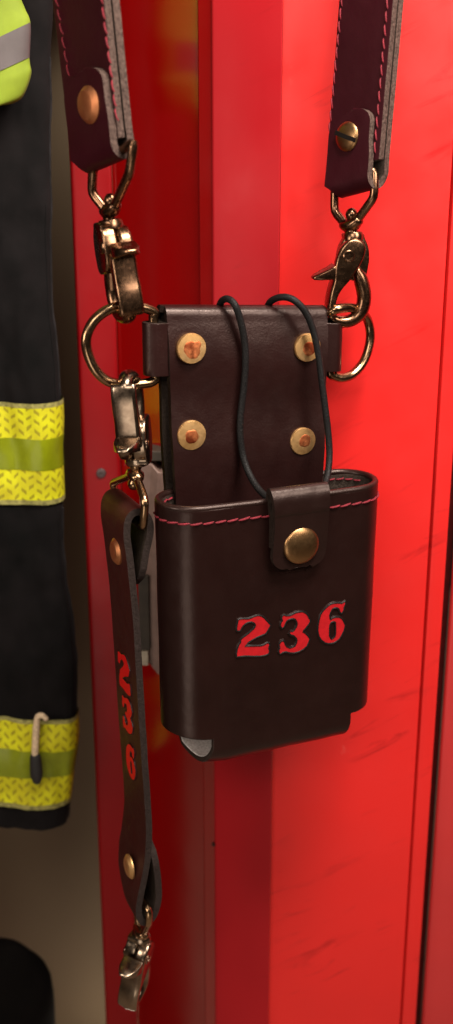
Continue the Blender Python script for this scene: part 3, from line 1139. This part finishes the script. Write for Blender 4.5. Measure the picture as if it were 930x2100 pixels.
# lower left: upside down on the ring, its loop holds the hanging strap
ym = SWR(-60, -12, 0).y
cpos = P(279, 958, ym)
s = make_snap('silvery brass trigger snap hanging upside down from the bottom of the left ring', M['nickel'], cpos, (0.14, 0.99, 0), (0.05, 0.02, -1))
nb = SWR.pz(292, 1078, 0)[0]
loop_obj(s, M['ring'], P(277, 972, ym), (SWR.w(298, 1028, nb), SWR.w(232, 990, nb)), (SWR(0 + 6, nb, SWR.pz(293, 1082, 6)[1]), SWR(-SW_W - 4, nb, SWR.pz(293, 1082, 6)[1])), r=8.6)

# bottom: at the lower end of the hanging strap
nb2, zb2 = SWR.pz(304, 1868, 0)
ym2 = SWR(-55, nb2, 0).y
cpos = P(291, 1916, ym2)
s = make_snap('dark trigger snap dangling free at the lower end of the narrow strap', M['nickel'], cpos, (0.40, 0.91, 0), (0.13, 0.0, 1))
zk = zb2 - 28
loop_obj(s, M['ring'], P(290, 1912, ym2), (SWR(6, nb2, zk), SWR(-92, nb2, zk)), (SWR(6, nb2, zb2 + 6), SWR(-92, nb2, zb2 + 6)), r=8.4, ball=False)

# ================================================================== LOCKER
locker = thing('red_locker', 'glossy red steel locker front with a corner post and latch behind the holster', 'locker', V((100, 330, -2000)))
ZT, ZB = 1500.0, -2600.0


def sheet_profile(pts, name, mat, parent, z0=ZB, z1=ZT, rz=24, bevel=None):
    """bent sheet metal: plan polyline (x, y) extruded vertically, with dense rows so it can carry slight dents"""
    mb = MB()
    rows = []
    for k in range(rz + 1):
        z = lerp(z0, z1, k / rz)
        rows.append([V((x, y, z)) for x, y in pts])
    mb.grid(rows)
    return mb.build(name, mat, parent, angle=25)


def round_corner(p, q, t, r, n=6):
    p, q, t = (V((*s_, 0)) for s_ in (p, q, t))
    a_, c_ = q + (p - q).normalized() * r, q + (t - q).normalized() * r
    return [((a_ * (1 - k / n) ** 2 + q * 2 * (k / n) * (1 - k / n) + c_ * (k / n) ** 2).x, (a_ * (1 - k / n) ** 2 + q * 2 * (k / n) * (1 - k / n) + c_ * (k / n) ** 2).y) for k in range(n + 1)]


xe = P(572, 600, 330).x            # post's right arris
Epost = (xe, 326)
xl = P(436, 1050, 392).x
Lpost = (xl, 402)                  # post turns in here
xi = P(252, 1050, 609).x
Inn = (xi, 609)
# corner post: small right return, face, rounded left nose
post = [(xe + 1, 352)] + round_corner((xe + 1, 352), Epost, Lpost, 3, 3) + round_corner(Epost, Lpost, (xl + 10, 440), 9, 6) + [(xl + 10, 440)]
sheet_profile(post[::-1], 'corner_post', M['red_post_shaded'], locker)
# deep inner side, glossy, turned toward the clothes
xs_ = P(402, 100, 430).x
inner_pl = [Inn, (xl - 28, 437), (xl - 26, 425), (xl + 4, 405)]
sheet_profile(inner_pl, 'inner_side', M['red_inner_shaded'], locker)
# front flange at the far side
xf0 = P(150, 500, 600).x
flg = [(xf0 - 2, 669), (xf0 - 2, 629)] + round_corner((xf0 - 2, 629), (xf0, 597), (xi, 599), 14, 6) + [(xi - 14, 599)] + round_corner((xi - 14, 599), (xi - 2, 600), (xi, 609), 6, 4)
sheet_profile(flg, 'flange', M['red_flange_shaded'], locker)
# right-hand front panel with a folded edge
xg = P(893, 870, 356).x
front = [(xe + 2, 352), (xg - 3, 352)] + round_corner((xg - 3, 352), (xg + 1, 352), (xg + 2, 358), 2, 3) + [(xg + 3, 362), (xg + 6, 350)] + round_corner((xg + 6, 350), (xg + 7, 345), (xg + 12, 345), 3, 3)
xe2 = xg + 44
front += round_corner((xg + 12, 345), (xe2, 345), (xe2 + 2, 380), 5, 4) + [(xe2 + 3, 420)]
sheet_profile(front, 'front_panel', M['red'], locker)
# dark joint strip
sheet_profile([(xe2 + 3, 420), (xe2 + 30, 424)], 'joint_strip', M['gap'], locker)
# little screw on the flange and a hole on the post
mb = MB()
c = P(208, 970, 598)
mb.lathe(c, (0, -1, 0), [(13, -2), (13, 2), (11, 5), (5, 6), (4.5, 3), (1, 3)], 20)
mb.build('screw', M['screw'], locker)

hq = P(434, 1735, 396)
mb = MB()
mb.lathe(V((xl - 0.5, 403, hq.z)), (-0.45, -0.9, 0), [(5.5, -3), (5.5, 0.8), (1, 0.9)], 16)
mb.build('screw_hole', M['groove'], locker)

# latch box on the inner side
lx0, lx1 = P(285, 1100, 470).x, P(352, 1100, 455).x
latch = MB()


def Lp(x, y, Y):
    return P(x, y, Y)


YL = 455.0
# slanted head plate and the upright front face
f0 = [Lp(288, 945, YL + 18), Lp(312, 952, YL + 10), Lp(326, 968, YL), Lp(350, 966, YL), Lp(350, 1385, YL), Lp(324, 1384, YL), Lp(300, 1352, YL + 8), Lp(283, 1340, YL + 16)]
bk = [q + V((0, 70, 0)) for q in f0]
n_ = len(f0)
latch.add(f0 + bk, [list(range(n_))] + [[i, i + n_, (i + 1) % n_ + n_, (i + 1) % n_] for i in range(n_)] + [list(range(2 * n_ - 1, n_ - 1, -1))])
lt = latch.build('latch', M['steel'], locker, smooth=False, bev=3)
mb = MB()
q0, q1, q2, q3 = Lp(299, 926, YL + 26), Lp(352, 924, YL + 26), Lp(352, 968, YL - 1), Lp(330, 968, YL - 1)
box(mb, (Lp(298, 926, YL + 30).x, YL + 12, Lp(298, 944, YL + 20).z), (Lp(360, 926, YL + 30).x, YL + 100, Lp(298, 924, YL + 20).z))
mb.build('latch_cap', M['steel_dark'], lt, smooth=False, bev=2)
mb = MB()
box(mb, (Lp(284, 1220, YL - 1).x, YL - 4, Lp(300, 1332, YL).z), (Lp(306, 1220, YL - 1).x, YL + 14, Lp(300, 1180, YL).z))
mb.build('bolt_slot', M['steel_dark'], lt, smooth=False, bev=1.5)
mb = MB()
box(mb, (Lp(288, 1350, YL - 4).x, YL - 9, Lp(300, 1362, YL).z), (Lp(305, 1350, YL - 4).x, YL + 10, Lp(300, 1333, YL).z))
mb.build('latch_bolt', M['bolt'], lt, smooth=False, bev=1.5)

mb = MB()
box(mb, (-2600, 345, 1250), (xi + 80, 1250, 1275))  # unseen board, added to keep overhead light off the wall and coat top
mb.build('overhead_light_blocker', M['red_flange_shaded'], locker, smooth=False, bev=3)
mb = MB()
box(mb, (-935, 345, -2600), (-912, 1250, 1250))  # unseen side, placed to block lamp light from the back wall
mb.build('side_light_blocker', M['red_flange_shaded'], locker, smooth=False)

# neighbouring locker
nl = thing('neighbouring_locker', 'dull red locker door at the far right edge, beyond the dark joint', 'locker', V((xe2 + 200, 380, -2000)))
nb_pl = round_corner((xe2 + 26, 440), (xe2 + 27, 384), (xe2 + 60, 380), 10, 5) + [(xe2 + 700, 380)]
sheet_profile(nb_pl, 'door_panel', M['red_dull'], nl)

# ================================================================== TURNOUT GEAR
YJ = 540.0
edge_tab = [(-260, 100), (-100, 112), (100, 106), (250, 102), (350, 103), (500, 104), (540, 108), (650, 111), (740, 121), (815, 122), (1020, 128), (1060, 130), (1120, 130), (1200, 136), (1260, 148), (1350, 155), (1465, 156), (1480, 156), (1560, 150), (1655, 142), (1685, 138), (1700, 134)]
coat = thing('turnout_coat', 'black firefighter coat with yellow reflective bands hanging in the locker at left', 'coat', P(-60, 1700, YJ))
XC = P(-75, 900, YJ).x
RD = 62.0


def coat_pt(py, th, off=0.0, skew=True):
    """point round the garment at photo height py, th 0 = right edge, 90 = front"""
    ex = interp(edge_tab, py)
    q = P(ex, py, YJ)
    hw = q.x - XC
    a_ = math.radians(th)
    c_, s_ = math.cos(a_), math.sin(a_)
    sx = math.copysign(abs(c_) ** 0.38, c_)
    sy = math.copysign(abs(s_) ** 0.7, s_)
    x = XC + hw * sx
    y = YJ - RD * sy
    wr = 15 * noise.noise(V((x * 0.010, q.z * 0.006, 2.0))) + 7 * noise.noise(V((x * .03, q.z * .014, 8.0))) + 4 * math.sin(x * 0.05 + q.z * 0.004)
    nrm = V((c_ * RD, -s_ * hw, 0)).normalized()
    sk = 0.10 * (x - q.x) * min(1, max(0, (py - 600) / 900)) * -1 if skew else 0
    return V((x, y, q.z - sk * -1 * 0 + (-0.0) + (sk * 0.9))) + nrm * (wr * min(1, 0.35 + abs(s_)) + off)


THS = [-90, -70, -50, -35, -22, -12, -5] + [90 * k / 44 for k in range(45)]
rows = []
pys = [-260 + 14 * k for k in range(140)]
for py in [q for q in pys if q < 1674] + [1678]:
    rows.append([coat_pt(py, th) for th in THS])
last = rows[-1]
rows.append([q + V((0, 0, -6)) + (V((XC, YJ, 0)) - V((q.x, q.y, 0))) * 0.06 for q in last])
rows.append([q + V((0, 0, 20)) + (V((XC, YJ, 0)) - V((q.x, q.y, 0))) * 0.10 for q in last])
mb = MB()
mb.grid(rows, flip=True)
mb.build('body', M['cloth'], coat)


def coat_band(y0, y1):
    ks = [0, .06, .07, .34, .345, .66, .665, .93, .94, 1]

    def piece(name, ta, tb, mat, off, par, nn=6, uvs=None):
        mb = MB()
        rws = []
        ths = [-70, -50, -35, -22, -12, -5] + [90 * k / 44 for k in range(45)]
        for i in range(nn + 1):
            t = lerp(ta, tb, i / nn)
            rws.append([coat_pt(lerp(y0, y1, t), th, off) for th in ths])
        mb.grid(rws, flip=True)
        nc = len(ths)
        acc = [0.0]
        for j in range(1, nc):
            acc.append(acc[-1] + (rws[0][j] - rws[0][j - 1]).length)
        for i in range(nn + 1):
            for j in range(nc):
                mb.uv[i * nc + j] = (acc[j] / 20.0, lerp(ta, tb, i / nn) * (y1 - y0) / 20.0)
        return mb.build(name, mat, par, angle=60)
    bnd = piece('reflective_band', 0.04, 0.96, M['yellow'], 6.0, coat, 14)
    piece('centre_stripe', 0.35, 0.66, M['green'], 7.5, bnd, 5)
    piece('edging', 0.0, 0.045, M['trim_edge'], 6.5, bnd, 2)
    piece('edging', 0.955, 1.0, M['trim_edge'], 6.5, bnd, 2)
    return bnd


coat_band(817, 1022)
coat_band(1459, 1636)

# felled seams down the coat's edge
for th_, y0_, y1_, r_, mt_ in ((2, 1040, 1452, 4.0, 'pale_edge'), (19, 1040, 1452, 2.2, 'cloth'), (25, 1040, 1452, 2.2, 'cloth'), (3, 120, 810, 3.2, 'pale_edge'), (21, 420, 810, 2.2, 'cloth'), (2, 1640, 1672, 3.5, 'pale_edge')):
    mb = MB()
    nn_ = max(4, int((y1_ - y0_) / 12))
    mb.tube([coat_pt(lerp(y0_, y1_, k / nn_), th_, 0.5) for k in range(nn_ + 1)], [r_ * (1 + 0.35 * noise.noise(V((k * .5, th_, 0)))) for k in range(nn_ + 1)], 8)
    mb.build('seam', M[mt_], coat)

# zip cord on the coat
pull = MB()
cpts = []
for (x, y) in ((95, 1474), (88, 1468), (78, 1470), (75, 1490), (73, 1530), (72, 1560)):
    cpts.append(P(x, y, YJ - RD - 26)[:])
pull.tube(spline(cpts, 5), [7] * 5 + [8] * 10 + [9.5] * 11, 10)
po = pull.build('zip_cord', M['cream'], coat)
tip = MB()
c0, c1 = P(73, 1552, YJ - RD - 28), P(76, 1602, YJ - RD - 28)
tip.tube([lerp(c0, c1, k / 6) for k in range(7)], [15, 16, 16.5, 17, 17.5, 16.5, 12], 14, flat=(V((0, 1, 0)), 0.6))
tip.build('cord_tip', M['rubber'], po)

# lime high-visibility garment corner, upper left
YV = 385.0
vest = thing('high_visibility_vest', 'lime yellow high-visibility vest with a grey stripe, cut off by the upper left corner', 'vest', P(-60, 210, YV))
vr = [((-220, -120), (18, -120)), ((-220, -20), (34, -30)), ((-220, 90), (52, 18)), ((-220, 180), (62, 46)), ((-220, 246), (60, 118)), ((-220, 262), (63, 150)), ((-220, 275), (46, 196)), ((-220, 280), (22, 211)), ((-220, 284), (2, 214))]


def vest_rows(i0, i1, off=0.0):
    rr = []
    sub = spline([(*a_, *b_) for a_, b_ in vr], 6)
    for k in range(i0 * 6, i1 * 6 + 1):
        xl_, yl_, xr_, yr_ = sub[k]
        row = []
        s_end = 1.0 - 0.9 * max(0, (k - 40) / 8.0) ** 2
        for j in range(25):
            t = j / 24.0
            tt = math.sin(t * math.pi / 2)
            x = lerp(xl_, xr_, tt)
            y = lerp(yl_, yr_, tt)
            dep = -70 * math.cos(t * math.pi / 2) * max(0.15, s_end) - off
            wr = 7 * noise.noise(V((x * .02, y * .012, 4.4)))
            row.append(P(x, y, YV + dep + wr))
        rr.append(row)
    return rr


def vest_piece(i0, i1, mat, name, off=0.0, par=None):
    mb = MB()
    rr = vest_rows(i0, i1, off)
    # back face so the garment has body
    rr2 = [[q for q in row] + [row[-1] + V((-6, 45, 0)), row[-1] + V((-30, 85, 0)), row[-1] + V((-150, 110, 0))] for row in rr]
    mb.grid(rr2, flip=True)
    return mb.build(name, mat, par or vest, angle=60)


vest_piece(0, 8, M['lime'], 'cloth')
vest_piece(3, 4, M['silver'], 'reflective_stripe', 2.5)

# dark bag low in the corner
bg = MB()
bc = P(-2, 2060, 620)
rowsb = []
for i in range(25):
    ph = math.pi * i / 24
    row = []
    for j in range(40):
        th = 2 * math.pi * j / 40
        sx, sy, sz = 185, 120, 350
        d = V((math.copysign(abs(math.sin(ph)) ** .7, 1) * math.cos(th) * sx, math.sin(ph) * math.sin(th) * sy, math.copysign(abs(math.cos(ph)) ** .75, math.cos(ph)) * sz))
        k = 1 + 0.10 * noise.noise(d * 0.008)
        row.append(bc + V((-5, 0, -130)) + d * k)
    rowsb.append(row)
bg.grid(rowsb, closed=True, flip=True)
bag = bg.build('gear_bag', M['bag'], None, loc=bc + V((0, 0, -450)))
tag(bag, 'blurred black rounded gear bag low in the bottom left corner', 'bag')

# ================================================================== SETTING
mb = MB()
mb.add([(-2600, 1250, -2600), (xi + 60, 1250, -2600), (xi + 60, 1250, 1500), (-2600, 1250, 1500)], [(0, 1, 2, 3)])
w_ = mb.build('back_wall', M['wall'], None, smooth=False)
tag(w_, kind='structure')
mb = MB()
mb.add([(-6000, -6000, -2600), (6000, -6000, -2600), (6000, 6000, -2600), (-6000, 6000, -2600)], [(0, 1, 2, 3)])
fo = mb.build('floor', M['floor'], None, smooth=False)
tag(fo, kind='structure')

# ================================================================== CAMERA, LIGHT, WORLD
sc = bpy.context.scene
cam = bpy.data.cameras.new('camera')
co = bpy.data.objects.new('camera', cam)
C.objects.link(co)
cam.sensor_fit = 'VERTICAL'
cam.sensor_height = 24
cam.sensor_width = 24
cam.lens = 24 * F / 2100
cam.clip_start = 0.01
cam.clip_end = 50
co.matrix_world = Matrix.Translation(CAM * S) @ Matrix((RT, UP, -DIR)).transposed().to_4x4()
cam.dof.use_dof = True
cam.dof.focus_distance = (D + 40) * S
cam.dof.aperture_fstop = cam.lens / 1000 / 0.0052
sc.camera = co


def area(name, loc, target, size, power, col, sy=None):
    l = bpy.data.lights.new(name, 'AREA')
    l.energy = power
    l.color = col
    l.shape = 'RECTANGLE'
    l.size = size * S
    l.size_y = (sy or size) * S
    o = bpy.data.objects.new(name, l)
    C.objects.link(o)
    o.location = V(loc) * S
    o.rotation_euler = (V(target) - V(loc)).to_track_quat('-Z', 'Y').to_euler()
    return o


area('ceiling_lamp', (900, -1000, 2700), (150, 150, 100), 1500, 8.0, (1.0, 0.90, 0.80), 700)
area('room_lamp', (2200, -2000, 2000), (300, 300, 100), 1300, 3.35, (1.0, 0.88, 0.78))
area('aisle_lamp', (-2100, -1700, 600), (-250, 400, -200), 900, 1.15, (1.0, 0.86, 0.74))
area('floor_bounce_fill', (-330, 880, -2560), (-380, 1250, -1500), 420, 0.20, (1.0, 0.84, 0.68))  # added unseen fill, stands for floor bounce on the lower wall
area('low_fill', (-900, -2700, -1500), (0, 0, -400), 1300, 0.5, (1.0, 0.88, 0.76))  # added fill from low in front, lightens the pouch's corner and underside
area('far_fill', (-700, -3300, 2100), (0, 0, 0), 1700, 1.8, (1.0, 0.88, 0.77), 900)  # added front fill for a soft highlight on the pouch's left curve

w = bpy.data.worlds.new('World')
sc.world = w
w.use_nodes = True
nt = w.node_tree
bgd = nt.nodes['Background']
tc = N(nt, 'ShaderNodeTexCoord')
sp_ = N(nt, 'ShaderNodeSeparateXYZ')
nt.links.new(tc.outputs['Generated'], sp_.inputs[0])
rp = N(nt, 'ShaderNodeValToRGB')
e = rp.color_ramp.elements
e[0].position, e[0].color = 0.25, (0.02, 0.014, 0.010, 1)
e[1].position, e[1].color = 0.9, (0.30, 0.24, 0.19, 1)
mp_ = N(nt, 'ShaderNodeMapRange')
mp_.inputs['From Min'].default_value = -1
nt.links.new(sp_.outputs['Z'], mp_.inputs['Value'])
nt.links.new(mp_.outputs['Result'], rp.inputs['Fac'])
nt.links.new(rp.outputs['Color'], bgd.inputs['Color'])
bgd.inputs['Strength'].default_value = 0.2

sc.view_settings.view_transform = 'Standard'
sc.view_settings.look = 'None'
sc.view_settings.exposure = 0
sc.view_settings.gamma = 1
sc.cycles.use_denoising = True
sc.cycles.max_bounces = 6
sc.cycles.caustics_reflective = False
sc.cycles.caustics_refractive = False
